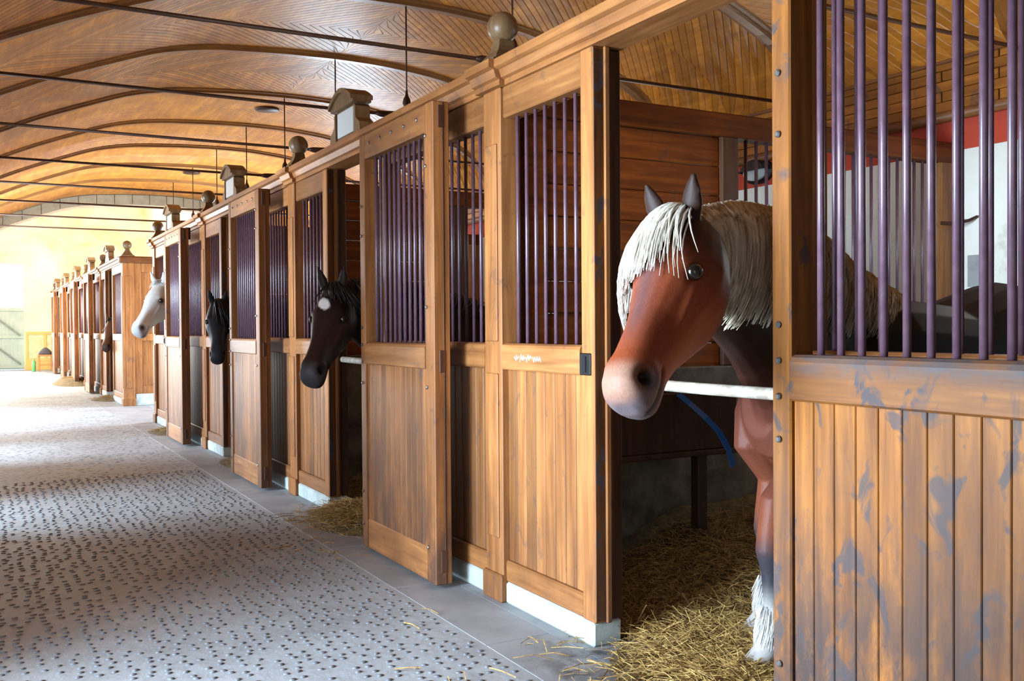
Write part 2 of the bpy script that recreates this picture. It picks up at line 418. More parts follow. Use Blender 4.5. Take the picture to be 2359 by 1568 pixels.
# small round vents in the ridge
for i,(vy,vx) in enumerate(((11.06,2.93),(16.1,3.04))):
    t=tag(ob('ceiling_vent',MB().lathe([(.13,0),(.14,.012),(.10,.03),(.02,.034)],20).mesh('ceiling_vent',iron,True),None,(vx,vy,vz(vx)-.026)),
        ['round dark ceiling vent in the vault, the larger and nearer of two','round dark ceiling vent in the vault, the smaller and farther of two'][i],'vent','ceiling vents')
# frieze and log moulding on the right wall
fr=tag(ob('trim_1',MB().box(XR-.035,XR,-1,Y_END,2.64,2.98).mesh('frieze',wood_dark)),kind='structure')
fm=bar_box('frieze_board',.018,1.675,.062,frieze_wood,.004)
for r in range(5):
    y=1.2+.4*(r%2)
    while y<13.6:
        ob('frieze_board',fm,fr,(XR-.043,y,2.69+.0655*r)); y+=1.685
tag(ob('trim_2',MB().tube([(XR-.045,-1,2.625),(XR-.045,Y_END,2.625)],.035,12).mesh('log_moulding',wood_y,True)),kind='structure')
mb=MB().box(XR-.07,XR-.005,-1,Y_END,2.962,2.985,.004); tag(ob('trim_3',mb.mesh('frieze_cap',wood_y)),kind='structure')

for i,yy in enumerate(STALL_FILL_Y):
    mb=MB().box(XR-.05,XR-.001,yy-.36,yy-.30,1.64,2.36,.005).box(XR-.05,XR-.001,yy+.30,yy+.36,1.64,2.36,.005).box(XR-.05,XR-.001,yy-.30,yy+.30,2.30,2.36,.005).box(XR-.06,XR-.001,yy-.38,yy+.38,1.64,1.70,.005)
    tag(ob('window_%d'%(i+1),mb.mesh('window_frame',wood_v)),kind='structure')  # unseen frames put around the added fill lights, no opening in the wall
# ------------------------------------------------------------------ floor stones
slabs=bar_box('stone_slab',.30,.988,.006,slab_mat,.0004); slabs2=bar_box('stone_slab',.40,1.184,.006,slab_mat,.0004)
y=2.0
while y<34:
    ob('stone_slab',slabs,floor,(1.95,y,-.001)); y+=.995
y=2.0+.59
while y<17:
    ob('stone_slab',slabs2,floor,(2.305,y,-.001)); y+=1.19
cob=[]
for k in range(3):
    bm=bmesh.new(); bmesh.ops.create_icosphere(bm,subdivisions=1,radius=1)
    rr=random.Random(k)
    for v in bm.verts:
        v.co.x*=.0165*rr.uniform(.85,1.1); v.co.y*=.0125*rr.uniform(.85,1.1); v.co.z=max(v.co.z*.0042,-.002)
    me=bpy.data.meshes.new('cobble'); bm.to_mesh(me); bm.free(); me.materials.append(cobble_mat)
    me.polygons.foreach_set('use_smooth',[True]*len(me.polygons)); cob.append(me)
pts=[]
yy=1.6
while yy<9.2:
    xx=-.55
    while xx<1.76:
        pts.append((xx+random.uniform(-.016,.016),yy+random.uniform(-.016,.016))); xx+=.062
    yy+=.058
pts=[p for p in pts if random.random()<.86]
pts.sort(key=lambda p: rank((p[0],p[1],0)))
for p in pts[:300]:
    ob('cobble',random.choice(cob),floor,(p[0],p[1],.001),(0,0,random.uniform(-.6,.6)))
cv=[np.array([v.co[:] for v in c.vertices]) for c in cob]; cf=[[tuple(p.vertices) for p in c.polygons] for c in cob]
mb=MB()
for p in pts[300:]:
    k=random.randrange(3); a=random.uniform(-.6,.6); ca,sa=math.cos(a),math.sin(a); q=cv[k]
    mb.add(np.c_[q[:,0]*ca-q[:,1]*sa+p[0],q[:,0]*sa+q[:,1]*ca+p[1],q[:,2]+.001],cf[k])
m=bpy.data.meshes.new('cobble_paving'); m.from_pydata(mb.v,[],mb.f); m.materials.append(cobble_mat); m.polygons.foreach_set('use_smooth',[True]*len(m.polygons))
tag(ob('cobble_paving',m,floor),kind='stuff')

# ------------------------------------------------------------------ stall fronts
FX=2.2
CORN=[(2.31,2.42),(2.155,2.42),(2.155,2.445),(2.137,2.452),(2.125,2.487),(2.10,2.495),(2.10,2.532),(2.31,2.532)]
def lock_rail(y0,y1,x0,x1,z0,z1):
    r=.02
    return MB().prism([(x1,z0),(x0+.006,z0),(x0,z0+.006),(x0,z1-r),(x0+.006,z1-r*.35),(x0+r,z1),(x1,z1)],'y',y0,y1)
_mesh={}
def cached(k,fn):
    if k not in _mesh: _mesh[k]=fn()
    return _mesh[k]
NAMES=['nearest','second','third','fourth','fifth','sixth','seventh','eighth','ninth']
def fixed_panel(root,y0,y1,stile_lo=False,nbars=None,first=None,sp=.083):
    """rails, boards and bars between local y0<y1; a stile at the low end if asked"""
    yy0=y0+(.09 if stile_lo else 0); ym=(yy0+y1)/2; st=None
    ob('top_rail',bar_box('top_rail',.085,y1-yy0,.145,wood_y,.006),root,(2.2075,ym,2.3475))
    lr=ob('lock_rail',cached(('lk',y0,y1),lambda: lock_rail(yy0,y1,2.152,2.25,1.10,1.222).mesh('lock_rail',wood_y)),root)
    ob('bottom_rail',bar_box('bottom_rail',.08,y1-yy0,.10,wood_y,.008),root,(2.205,ym,.15))
    if stile_lo: st=ob('stile',bar_box('stile',.09,.09,2.32,wood_v,.006),root,(2.205,y0+.045,1.26))
    n=max(2,round((y1-yy0)/.083)); w=(y1-yy0)/n
    bm_=bar_box('board',.028,w-.005,.905,wood_v,.004)
    for i in range(n): ob('board',bm_,root,(2.198,yy0+w*(i+.5),.6505))
    n=nbars or int((y1-yy0-.03)/sp); f0=first if first is not None else yy0+((y1-yy0)-(n-1)*sp)/2
    rm=rod_mesh('bar',.0088,1.065,bar_mat)
    for i in range(n): ob('bar',rm,root,(2.21,f0+i*sp,1.215))
    return lr,st
CHALK=[]
def stall_front(k, Y, label, finial=True, right_wall=None):
    root=thing('stall_front',(0,Y,0),label,'stall front','stall fronts')
    # pilaster
    def pil():
        mb=MB().box(2.15,2.26,-.085,.085,.12,2.42,.006)
        mb.box(2.14,2.152,-.058,.058,.30,1.08,.006); mb.box(2.14,2.152,-.058,.058,1.23,2.16,.006)
        return mb.mesh('pilaster',wood_v)
    p=ob('pilaster',cached('pil',pil),root)
    ob('pilaster_base',bar_box('pilaster_base',.135,.19,.13,wood_v,.008),p,(2.2,0,.066))
    if k==0:   # the pilaster that closes the near end of the first panel
        p0=ob('pilaster',_mesh['pil'],root,(0,-D,0)); ob('pilaster_base',bar_box('pilaster_base',.135,.19,.13,wood_v,.008),p0,(2.2,0,.066))
    if finial:
        fb=cached('fb',lambda: MB().lathe([(.150,0),(.150,.02),(.118,.026),(.10,.05),(.072,.075),(.058,.10),(.052,.13)],4,rot=PI/4).mesh('finial_base',finial_wood))
        ob('finial_base',fb,p,(2.215,0,2.53))
        fs=cached('fs',lambda: MB().lathe([(.074*math.sin(PI*i/14)+.001,-.074*math.cos(PI*i/14)) for i in range(15)],22).mesh('finial_ball',finial_wood,True))
        ob('finial_ball',fs,p,(2.215,0,2.53+.13+.066))
    # right-hand fixed panel (towards the opening), door post, jamb, left-hand panel
    ob('jamb_lining',bar_box('jamb_lining',.084,.004,2.30,wood_stain,.001),root,(2.2075,-.847,1.26))
    lr,fp=fixed_panel(root,-.845,-.085,True,nbars=7,first=-.645)
    if k==0: CHALK.append(lr)
    fr_=cached('latch',lambda: MB().box(-.006,.004,-.04,.04,-.045,.045,.004).mesh('latch_plate',dark_metal))
    ob('latch_plate',fr_,fp,(2.158-2.205,.01,1.145-1.26))
    sl=cached('slot',lambda: MB().box(-.004,.004,-.012,.012,-.033,.033,.003).mesh('latch_slot',plain('latch_hole',(.004,.003,.003),.9)))
    ob('latch_slot',sl,fp,(2.150-2.205,.01,1.145-1.26))
    dp=ob('door_post',cached('dp',lambda: MB().box(2.252,2.31,-.83,-.70,.10,2.42,.006).mesh('door_post',wood_dark)),root)
    ob('door_stop',cached('ds',lambda: MB().box(2.212,2.235,-.860,-.845,.10,2.42,.003).mesh('door_stop',wood_v)),root)
    ob('door_jamb',cached('dj',lambda: MB().box(2.16,2.25,-1.985,-1.895,.10,2.42,.006).mesh('door_jamb',wood_v)),root)
    fixed_panel(root,-3.272,-1.985)
    ob('plinth',cached('pl',lambda: MB().box(2.158,2.30,-.835,-.095,0,.102,.01).mesh('plinth',concrete)),root)
    ob('plinth',cached('pl2',lambda: MB().box(2.158,2.30,-3.265,-1.905,0,.102,.01).mesh('plinth',concrete)),root)
    def corn():
        mb=MB().prism(CORN,'y',-3.24,-.125)
        mb.prism([(x-.028 if x<2.3 else x,z) for x,z in CORN],'y',-.125,.125)
        return mb.mesh('cornice',wood_y)
    ob('cornice',cached('corn',corn),root)
    return root
bolt=cached('bolt',lambda: MB().lathe([(.010,0),(.010,.003),(.006,.006)],8).mesh('bolt',bolt_mat))
def sliding_door(Y,label,worn=False,off=0):
    """leaf hung on the aisle side, local y 0..1.035"""
    root=thing('sliding_door',(0,Y,0),label,'door','sliding stall doors')
    mv=wood_worn if worn else wood_door; my=wood_worn_y if worn else wood_y
    z0,z1=.025,2.41; x0,x1=1.96,2.052; a=x0
    ob('stile',bar_box('stile',.09,.072,z1-z0,mv,.005),root,((x0+x1)/2,1.035-.036,(z0+z1)/2))
    st=ob('stile',bar_box('stile',.09,.105,z1-z0,mv,.005),root,((x0+x1)/2,.0525,(z0+z1)/2))
    # dark line between the two layers, tenon ends
    ob('joint_strip',bar_box('joint_strip',.006,.004,z1-z0-.01,wood_dark,.001),st,(.01,-.0535,0))
    tn=bar_box('tenon',.032,.006,.11,wood_dark,.002)
    for z in (.14,1.13,2.335): ob('tenon',tn,st,(0,-.053,z-(z0+z1)/2))
    ym=(.105+.963)/2; yl=.963-.105
    ob('top_rail',bar_box('top_rail',.084,yl,.14,my,.005),root,(2.006,ym,2.34))
    ob('lock_rail',cached(('lr',worn),lambda: lock_rail(.105,.963,1.957,2.05,1.09,1.217).mesh('lock_rail',my)),root)
    ob('bottom_rail',bar_box('bottom_rail',.08,yl,.17,my,.005),root,(2.009,ym,.11))
    n=12; w=yl/n; bm_=bar_box('board',.05,w-.002,.90,mv,.0025)
    for i in range(n): ob('board',bm_,root,(1.998,.105+w*(i+.5),.6425))
    rm=rod_mesh('bar',.0105 if worn else .0092,1.06,bar_mat)
    for i in range(12): ob('bar',rm,root,(2.012,.9-.0695*i,1.213))
    for z in (2.0,1.83,1.30,1.20,1.10,.98,.35,.16):
        ob('bolt',bolt,root,(1.958,1.035-.03,z),(0,-PI/2,0))
    for i in range(5): ob('bolt',bolt,root,(1.962,.2+.17*i,2.35),(0,-PI/2,0))
    for z in (.2,1.0,1.4,2.1,2.25): ob('bolt',bolt,root,(1.9585,.085,z),(0,-PI/2,0))
    rh=cached('rh',lambda: MB().box(2.048,2.10,-.03,.03,2.30,2.43,.004).mesh('rail_hanger',dark_metal))
    for yy in (.18,.85): ob('rail_hanger',rh,root,(0,yy,0))
    return root
def name_plaque(Y,label):
    root=thing('name_plaque',(2.2,Y,2.532),label,'sign','name plaques on the cornice')
    def body():
        mb=MB().box(-.035,.035,-.185,.185,0,.235,.006); return mb.mesh('plaque_body',plaque_wood)
    b=ob('plaque_body',cached('pb',body),root)
    def scroll():
        poly=[(0,0),(.10,0),(.112,.04),(.10,.085),(.06,.105),(.03,.125),(.022,.17),(.03,.20),(0,.22)]
        return MB().prism(poly,'x',-.05,.05).mesh('scroll_bracket',plaque_wood)
    sc_=cached('scr',scroll)
    ob('scroll_bracket',sc_,root,(0,.185,0)); ob('scroll_bracket',sc_,root,(0,-.185,0),(0,0,PI))
    def ped():
        arc=[(-.225,.225),(-.225,.25)]+[(-.215+.43*i/10,.26+.075*math.sin(PI*i/10)) for i in range(11)]+[(.225,.25),(.225,.225)]
        return MB().prism(arc,'x',-.07,.055).mesh('pediment',plaque_wood)
    pd=ob('pediment',cached('pd',ped),root)
    def mould():
        up_=[(-.228+.456*i/10,.268+.08*math.sin(PI*i/10)) for i in range(11)]
        return MB().prism(up_+[(a*.99,z-.028) for a,z in up_[::-1]],'x',-.088,.065).mesh('pediment_moulding',plaque_wood)
    ob('pediment_moulding',cached('pm_',mould),pd)
    ob('name_plate',bar_box('name_plate',.01,.31,.165,white_paint,.003),root,(-.041,0,.128))
    return root
def partition(Y,label,x0=2.32):
    root=thing('stall_partition',(0,Y,0),label,'partition','stall partitions')
    ob('beam',cached('pbm',lambda: MB().box(x0-.01,XR,-.055,.055,2.318,2.445,.008).mesh('beam',wood_in)),root)
    ob('end_post',bar_box('end_post',.10,.09,1.24,wood_in,.006),root,(x0+.05,0,1.70))
    ob('middle_post',bar_box('middle_post',.118,.10,1.24,wood_dark,.006),root,(3.59,0,1.70))
    ob('wall_post',bar_box('wall_post',.17,.10,1.24,wood_v,.006),root,(XR-.087,0,1.70))
    pm=bar_box('plank',3.53-x0-.1,.05,.155,wood_in,.006); z=2.318-.08
    while z>1.1: ob('plank',pm,root,((x0+.1+3.53)/2,0,z)); z-=.159
    rm=rod_mesh('bar',.0095,1.14,bar_mat); x=3.665
    while x<5.3: ob('bar',rm,root,(x,0,1.19)); x+=.077
    ob('bottom_rail',bar_box('bottom_rail',XR-.172-3.65,.08,.12,wood_in,.006),root,((3.65+XR-.172)/2,0,1.14))
    ob('low_wall',cached('lw',lambda: MB().box(x0-.01,XR,-.06,.06,0,1.08,.008).mesh('low_wall',dirty_wall)),root)
    return root
FL=['nearest wooden stall front, past whose doorway the chestnut horse with pale forelock leans out',
    'second wooden stall front, where the dark horse with a white star looks out',
    'third wooden stall front, where the all-black horse looks out',
    'fourth wooden stall front, end of the near block, where the grey horse looks out']
for k in range(4):
    stall_front(k,Y1+D*k,FL[k])
PL=['stall partition of dark planks and bars beside the chestnut horse','second stall partition from the camera, between the dark star-faced horse and the black horse',
    'third stall partition from the camera, between the black horse and the grey horse','last stall partition of the near block, closing the grey horse stall']
for k in range(4): partition(Y1+D*k,PL[k])
partition(Y1-D,'stall partition on the near side of the chestnut horse stall, mostly out of frame')
DL=['nearest sliding stall door, scuffed and dirt-stained, cut by the picture edge','second sliding stall door, slid open beside the dark horse with a white star',
    'third sliding stall door, slid open beside the all-black horse','fourth sliding stall door, slid open beside the grey horse']
for k in range(4): sliding_door(Y1+D*k-3.10+(-.0 if k else .02),DL[k],k==0)
SL=['white name plaque in scrolled wooden frame above the dark horse with a star','white name plaque in scrolled wooden frame above the all-black horse','white name plaque in scrolled wooden frame above the grey horse']
for k in range(1,4): name_plaque(Y1+D*k-1.27,SL[k-1])
# far block
YB=Y1+4*D
far_names=['first far-block stall front beyond the passage, where the small brown horse looks out','second stall front of the far block','third stall front of the far block','fourth stall front of the far block','last stall front of the far block, by the end wall']
for k in range(5): stall_front(5+k,YB+D*(k+1),far_names[k])
fd=['sliding stall door on the second stall of the far block','sliding stall door on the third stall of the far block','sliding stall door on the fourth stall of the far block','sliding stall door on the last stall of the far block']
for k in range(1,5): sliding_door(YB+D*(k+1)-3.10,fd[k-1])
fs_=['tiny name plaque above the brown horse in the far block','name plaque above the second stall of the far block','name plaque above the third stall of the far block','name plaque above the fourth stall of the far block','farthest name plaque, above the last stall']
for k in range(5): name_plaque(YB+D*(k+1)-1.27,fs_[k])
for k in range(1,6): partition(YB+D*k,['first stall partition inside the far block','second stall partition inside the far block','third stall partition inside the far block','fourth stall partition inside the far block','last stall partition, inside the far end of the far block'][k-1])
# return wall of the far block facing the passage
root=thing('end_screen',(0,YB,0),'panelled wooden end wall of the far stall block, facing the passage','screen')
def corner():
    mb=MB().box(2.15,2.33,-.09,.09,.12,2.42,.006)
    mb.box(2.20,2.28,-.10,-.088,.30,2.2,.006); mb.box(2.14,2.152,-.055,.055,.30,2.2,.006); return mb.mesh('corner_pilaster',wood_v)
p=ob('corner_pilaster',corner(),root)
ob('pilaster_base',bar_box('pilaster_base_corner',.21,.21,.13,wood_v,.008),p,(2.24,0,.066))
ob('finial_base',_mesh['fb'],p,(2.24,0,2.53)); ob('finial_ball',_mesh['fs'],p,(2.24,0,2.726))
mb=MB().box(2.33,2.45,-.05,.05,.2,2.42,.006)
for x in (3.4,4.45): mb.box(x-.06,x+.06,-.05,.05,.2,2.42,.006)
mb.box(2.45,XR,-.045,.045,2.27,2.42,.006).box(2.45,XR,-.045,.045,1.1,1.22,.006).box(2.45,XR,-.045,.045,.2,.33,.006)
ob('panel_frame',mb.mesh('panel_frame',wood_v),root)
bmm=bar_box('board_end',.098,.03,2.0,wood_v,.004); x=2.50
while x<XR-.05: ob('board',bmm,root,(x,.0,1.27)); x+=.10
ob('plinth',MB().box(2.34,XR,-.07,.07,0,.2,.01).mesh('plinth',concrete),root)
mb=MB().prism([(-(x-2.2),z) for x,z in CORN],'x',2.12,XR); mb.v=[(x,-y if True else y,z) for x,y,z in mb.v]
ob('cornice',MB().box(2.10,XR,-.12,.1,2.42,2.532,.02).mesh('cornice',wood_x),root)

# ------------------------------------------------------------------ tie rods with hangers
ZR=2.93; HX=2.93
OR=['first','second','third','fourth','fifth','sixth','seventh','eighth','ninth','tenth']
for i,y in enumerate([y for y in RIBS if y>3]):
    t=thing('tie_rod',(HX,y,ZR),'%s iron tie rod from the camera, with its thin vertical hanger'%OR[i],'tie rod','iron tie rods under the vault')
    ob('rod',MB().tube([(WX+.25-HX,0,0),(XR-.03-HX,0,-.0)],.0125,8).mesh('rod',iron_lt,True),t)
    ob('hanger',MB().tube([(0,0,.02),(0,0,vz(HX)-ZR-.03)],.0065,6).mesh('hanger',iron,True),t)
    ob('fitting',MB().lathe([(.012,-.05),(.022,-.04),(.024,.02),(.03,.05),(.018,.07),(.034,.10),(.026,.135),(.012,.16),(.008,.20)],10).mesh('fitting',iron,True),t)
    ob('turnbuckle',MB().tube([(-.26,0,0),(-.22,0,0),(-.10,0,0),(-.04,0,0)],[.013,.024,.03,.018],8).mesh('turnbuckle',iron,True),t)

# ------------------------------------------------------------------ far end: stone arch and hall
aw=MB(); V=[];F=[]
xs=[x for x in _xs]
for x in xs:
    for y in (Y_END,Y_END+.5):
        V.append((x,y,vz(x)-.19)); V.append((x,y,6.6))
for i in range(len(xs)-1):
    a=4*i; b=4*(i+1)
    F+= [(a,b,b+1,a+1),(a+2,a+3,b+3,b+2),(a,a+2,b+2,b)]
aw.add(V,F); arch=tag(ob('wall_arch',aw.mesh('wall_arch',far_plaster)),kind='structure')
i=0; n=19
for j in range(n):
    x0=WX+.1+(5.3-WX-.1)*j/n+.006; x1=WX+.1+(5.3-WX-.1)*(j+1)/n-.006
    mb=MB(); V=[];F=[]
    for x in np.linspace(x0,x1,4):
        for dz in (-.19,-.012): 
            for y in (Y_END-.03,Y_END+.02): V.append((x,y,vz(x)+dz))
    for i in range(3):
        a=4*i;b=a+4; F+=[(a,b,b+2,a+2),(a+1,a+3,b+3,b+1),(a,a+1,b+1,b),(a+2,b+2,b+3,a+3)]
    F+=[(0,2,3,1),(12,13,15,14)]
    mb.add(V,F); ob('arch_stone',mb.mesh('arch_stone',stone_grey),arch)
YF=35.0
mb=MB().box(WX-.6,WX-.5,Y_END+.5,21.8,0,6.6).box(WX-.6,WX-.5,31.2,YF,0,6.6).box(WX-.6,WX-.5,21.8,31.2,5,6.6).box(WX-.6,WX-.5,21.8,31.2,0,.3)
tag(ob('wall_hall_left',mb.mesh('wall_hall_left',far_plaster)),kind='structure')
mb=MB().box(XR-.45,XR,Y_END+.5,YF,2.55,6.6); tag(ob('wall_hall_right',mb.mesh('wall_hall_right',far_plaster)),kind='structure')
mb=MB().box(XR,XR+.2,Y_END+.5,YF,0,2.55); tag(ob('wall_hall_right_lower',mb.mesh('wall_hall_right_lower',wall_mat)),kind='structure')
tag(ob('ceiling_hall',MB().box(WX-.6,XR,Y_END+.5,YF,6.6,6.75).mesh('ceiling_hall',far_plaster)),kind='structure')
mb=MB().box(1.32,XR+.2,YF,YF+.3,0,6.6).box(WX-.6,1.32,YF,YF+.3,3.45,6.6)
tag(ob('wall_end',mb.mesh('wall_end',far_plaster)),kind='structure')
# gate in the end doorway
g=thing('end_gate',(.28,YF+.1,0),'pale green wooden gate with diagonal braces in the far doorway','gate')
bmm=bar_box('board_gate',.118,.03,1.98,pale_green,.004)
for i in range(17): ob('board',bmm,g,(-.96+.12*i+.02,0,1.03))
for z in (.12,1.08,1.96): ob('rail',bar_box('rail_gate',2.04,.035,.10,pale_green,.004),g,(.02,-.034,z))
for zc in (.6,1.52):
    o=ob('brace',bar_box('brace_gate',1.25,.03,.055,plain('gate_brace',(.22,.27,.24),.6),.004),g,(.45,-.066,zc),(0,math.radians(40),0))
w=thing('wainscot',(1.98,YF-.03,0),'yellow painted wooden wainscot panel right of the far gate','wainscot')
ob('frame',MB().box(-.62,.62,-.02,.02,1.14,1.24,.005).box(-.62,.62,-.02,.02,.28,.38,.005).box(-.62,-.54,-.02,.02,.38,1.14,.004).box(-.09,-.0,-.02,.02,.38,1.14,.004).box(.5,.62,-.02,.02,.38,1.14,.004).box(-.62,.62,-.02,.02,0,.28,.004).mesh('wainscot_frame',yellow_pan),w)
for x in (-.315,.25): ob('panel',bar_box('wainscot_panel',.45 if x<0 else .5,.015,.76,plain('cream_panel',(.8,.68,.38),.6),.004),w,(x,.005,.76))
st=thing('stool',(1.86,33.6,0),'small wooden stool by the end wall, with a dark bundle on it','stool')
wd_st=wood('stool_wood','z',(.35,.16,.05),(.6,.3,.1))
ob('seat',bar_box('stool_seat',.46,.32,.05,wd_st,.008),st,(0,0,.50))
for a in (-1,1):
    for b in (-1,1): ob('leg',cached('sl',lambda: MB().box(-.022,.022,-.022,.022,0,.475,.004).mesh('stool_leg',wd_st)),st,(a*.18,b*.11,0))
for b in (-1,1): ob('stretcher',bar_box('stool_str',.33,.025,.04,wd_st,.003),st,(0,b*.11,.2))
mb=MB().lathe([(.19,0),(.20,.04),(.15,.12),(.09,.18),(.03,.22)],10); mb.v=[(x*(1+.1*math.sin(5*y*9)),y*.7,z) for x,y,z in mb.v]
tag(ob('bundle',mb.mesh('bundle',plain('dark_cloth',(.08,.07,.08),.9),True),None,(1.86,33.6,.526)),'dark cloth bundle lying on the small stool','bundle')
mb=MB().lathe([(.05,0),(.055,.02),(.055,.3),(.02,.36),(.02,.42)],12)
tag(ob('bottle',mb.mesh('bottle',plain('green_plastic',(.12,.42,.14),.4),True),None,(1.53,33.55,.0)),'green bottle standing on the floor beside the stool','bottle')

# ------------------------------------------------------------------ stall furniture: door poles, lamp, manger, strap
def pole(k,Y,label,rails=(-1.93,-.832)):
    t=tag(ob('door_pole',MB().tube([(2.262,Y+rails[0]-.0,1.076),(2.262,Y+(rails[0]+rails[1])/2,1.073),(2.262,Y+rails[1]+.0,1.076)],.021,12).mesh('door_pole',pole_mat,True)),label,'pole','door poles')
for k,l in enumerate(['worn white pole across the doorway in front of the chestnut horse','white pole across the doorway under the dark horse with the star',
    'white pole across the doorway of the black horse','white pole across the doorway of the grey horse']): pole(k,Y1+D*k,l)
lp=thing('wall_lamp',(XR,5.83,2.52),'oval bulkhead lamp with half-hooded glass on the red wall band','lamp')
def oval(a,b,d0,d1,name,mat):
    n=20; V=[];F=[]
    for x,s in ((0,1),(-d0,1),(-d1,.8)):
        for j in range(n): V.append((x,a*s*math.cos(2*PI*j/n),b*s*math.sin(2*PI*j/n)))
    for i in range(2):
        for j in range(n): F.append((i*n+j,i*n+(j+1)%n,(i+1)*n+(j+1)%n,(i+1)*n+j))
    F+= [tuple(range(n)),tuple(range(2*n,3*n))]
    return MB().add(V,F).mesh(name,mat,False)
ob('base',oval(.165,.098,.03,.045,'lamp_base',dark_metal),lp)
ob('glass',oval(.135,.072,.06,.075,'lamp_glass',lamp_glass),lp)
V=[];F=[];n=14
for x,s in ((-.02,1.0),(-.08,1.0),(-.10,.85)):
    for j in range(n+1): V.append((x,.15*s*math.cos(PI*j/n),.005+.088*s*math.sin(PI*j/n)))
for i in range(2):
    for j in range(n): F.append((i*(n+1)+j,i*(n+1)+j+1,(i+1)*(n+1)+j+1,(i+1)*(n+1)+j))
F.append(tuple(range(2*(n+1),3*(n+1)))); ob('hood',MB().add(V,F).mesh('lamp_hood',dark_metal),lp)
ob('cable',MB().tube([(-.01,.16,.0),(-.008,.3,.05),(-.008,.42,.095)],.006,6).mesh('lamp_cable',dark_metal),lp)
mg=thing('manger',(2.85,3.80,0),'dark feed manger against the partition in the chestnut horse stall','manger')
ob('trough',MB().box(-.42,.42,-.17,-.14,.70,.98,.006).box(-.42,.42,.14,.17,.70,.98,.006).box(-.42,-.39,-.14,.14,.70,.98,.006).box(.39,.42,-.14,.14,.70,.98,.006).box(-.42,.42,-.17,.17,.67,.70,.006).mesh('trough',wood_dark),mg)
for x in (-.32,.32): ob('leg',bar_box('manger_leg',.06,.06,.67,wood_dark,.004),mg,(x,0,.335))
sp_=[(2.90,3.622,.975),(2.95,3.60,.93),(2.99,3.53,.865),(3.05,3.51,.80),(3.10,3.50,.715),(3.13,3.50,.63)]
V=[];F=[]
for i,p in enumerate(sp_):
    p=np.array(p); nrm=np.array([.028,0,.012])
    for q in (p-nrm/2,p+nrm/2):
        V+= [tuple(q),tuple(q+np.array([0,.006,0]))]
for i in range(len(sp_)-1):
    a=4*i;b=a+4; F+=[(a,a+2,b+2,b),(a+1,b+1,b+3,a+3),(a,b,b+1,a+1),(a+2,a+3,b+3,b+2)]
F+=[(0,1,3,2),(20,22,23,21)]
tag(ob('strap',MB().add(V,F).mesh('strap',blue_mat)),'blue strap hanging from the manger in the chestnut horse stall','strap')
# hooks and chips on the back wall
hk=tag(ob('wall_hook',MB().tube([(XR-.002,3.84,2.21),(XR-.05,3.84,2.20),(XR-.06,3.84,2.24)],.008,6).mesh('wall_hook',dark_metal)),'small iron hook on the white stall wall','hook')
tg=tag(ob('tether_ring',MB().tube([(XR-.20,4.02,1.93),(XR-.14,3.97,1.925),(XR-.05,3.93,1.945),(XR-.01,3.9,1.97)],[.012,.013,.010,.008],8).mesh('tether_ring',iron)),'short rusty iron bracket beside the corner post of the stall','bracket')
ob('plaster_patch',bar_box('plaster_patch',.006,.13,.20,plain('bare_cement',(.38,.40,.38),.9),.002),wall_right,(XR-.001,3.91,1.63))
cr=[(XR-.001,3.835+.008*math.sin(i*2.1),2.41-.06*i) for i in range(14)]
ob('crack',MB().tube(cr,.0022,4).mesh('crack',plain('crack_dark',(.12,.09,.06),.9)),wall_right)
# chalk scrawl on the first lock rail
ch=MB(); yy=3.875; rr=random.Random(5)
path=[]
for i in range(40):
    path.append((2.1505,yy-.0062*i,1.155+.012*math.sin(i*1.9)+(.012 if rr.random()<.2 else 0)+.004*math.cos(i*3.1)))
for i in range(0,39):
    if i%9==8: continue
    ch.tube([path[i],path[i+1]],.0022,4)
fpn=CHALK[0]
ob('chalk_writing',ch.mesh('chalk_writing',plain('chalk',(.85,.85,.85),.9)),fpn,(0,-Y1,0))

# ------------------------------------------------------------------ straw
def straws(n, fn, name, label, rmin=.0008, rmax=.0019, lmin=.05, lmax=.20, tilt=.35):
    """one mesh of thin three-sided stalks; fn returns a base point"""
    P=np.array([fn() for _ in range(n)]); L_=rng.uniform(lmin,lmax,n); az=rng.uniform(0,2*PI,n); el=rng.normal(0,tilt,n)
    d=np.c_[np.cos(az)*np.cos(el),np.sin(az)*np.cos(el),np.sin(el)]*L_[:,None]/2
    sd=np.c_[-np.sin(az),np.cos(az),np.zeros(n)]; upv=np.cross(d/np.linalg.norm(d,axis=1)[:,None],sd)
    r=rng.uniform(rmin,rmax,n)[:,None]; bend=np.c_[np.zeros(n),np.zeros(n),rng.uniform(0,.12,n)*L_]
    V=[]
    for t,q in ((-1,0),(0,1),(1,0)):
        c=P+d*t+bend*q
        for k in range(3):
            th=2*PI*k/3; V.append(c+sd*r*math.cos(th)+upv*r*math.sin(th))
    V=np.stack(V,1).reshape(-1,3)
    F=[]
    for i in range(n):
        b=9*i
        for s in (0,3):
            for k in range(3):
                k2=(k+1)%3; F.append((b+s+k,b+s+k2,b+s+3+k2,b+s+3+k))
    m=bpy.data.meshes.new(name); m.from_pydata(V.tolist(),[],F); m.materials.append(straw_mat); return m
def bed_h(x,y,Yp):
    """straw depth inside a stall whose far partition is at Yp"""
    t=max(0,min(1,(y-(Yp-1.0))/.9)); s=max(0,min(1,(x-2.35)/.9))
    return .015+.055*s+.30*t*t*s+.02*math.sin(7*x+3*y)*s
beds=['yellow straw bedding in the chestnut horse stall','yellow straw bedding in the stall of the dark horse with a star','straw bedding in the black horse stall','straw bedding in the grey horse stall']
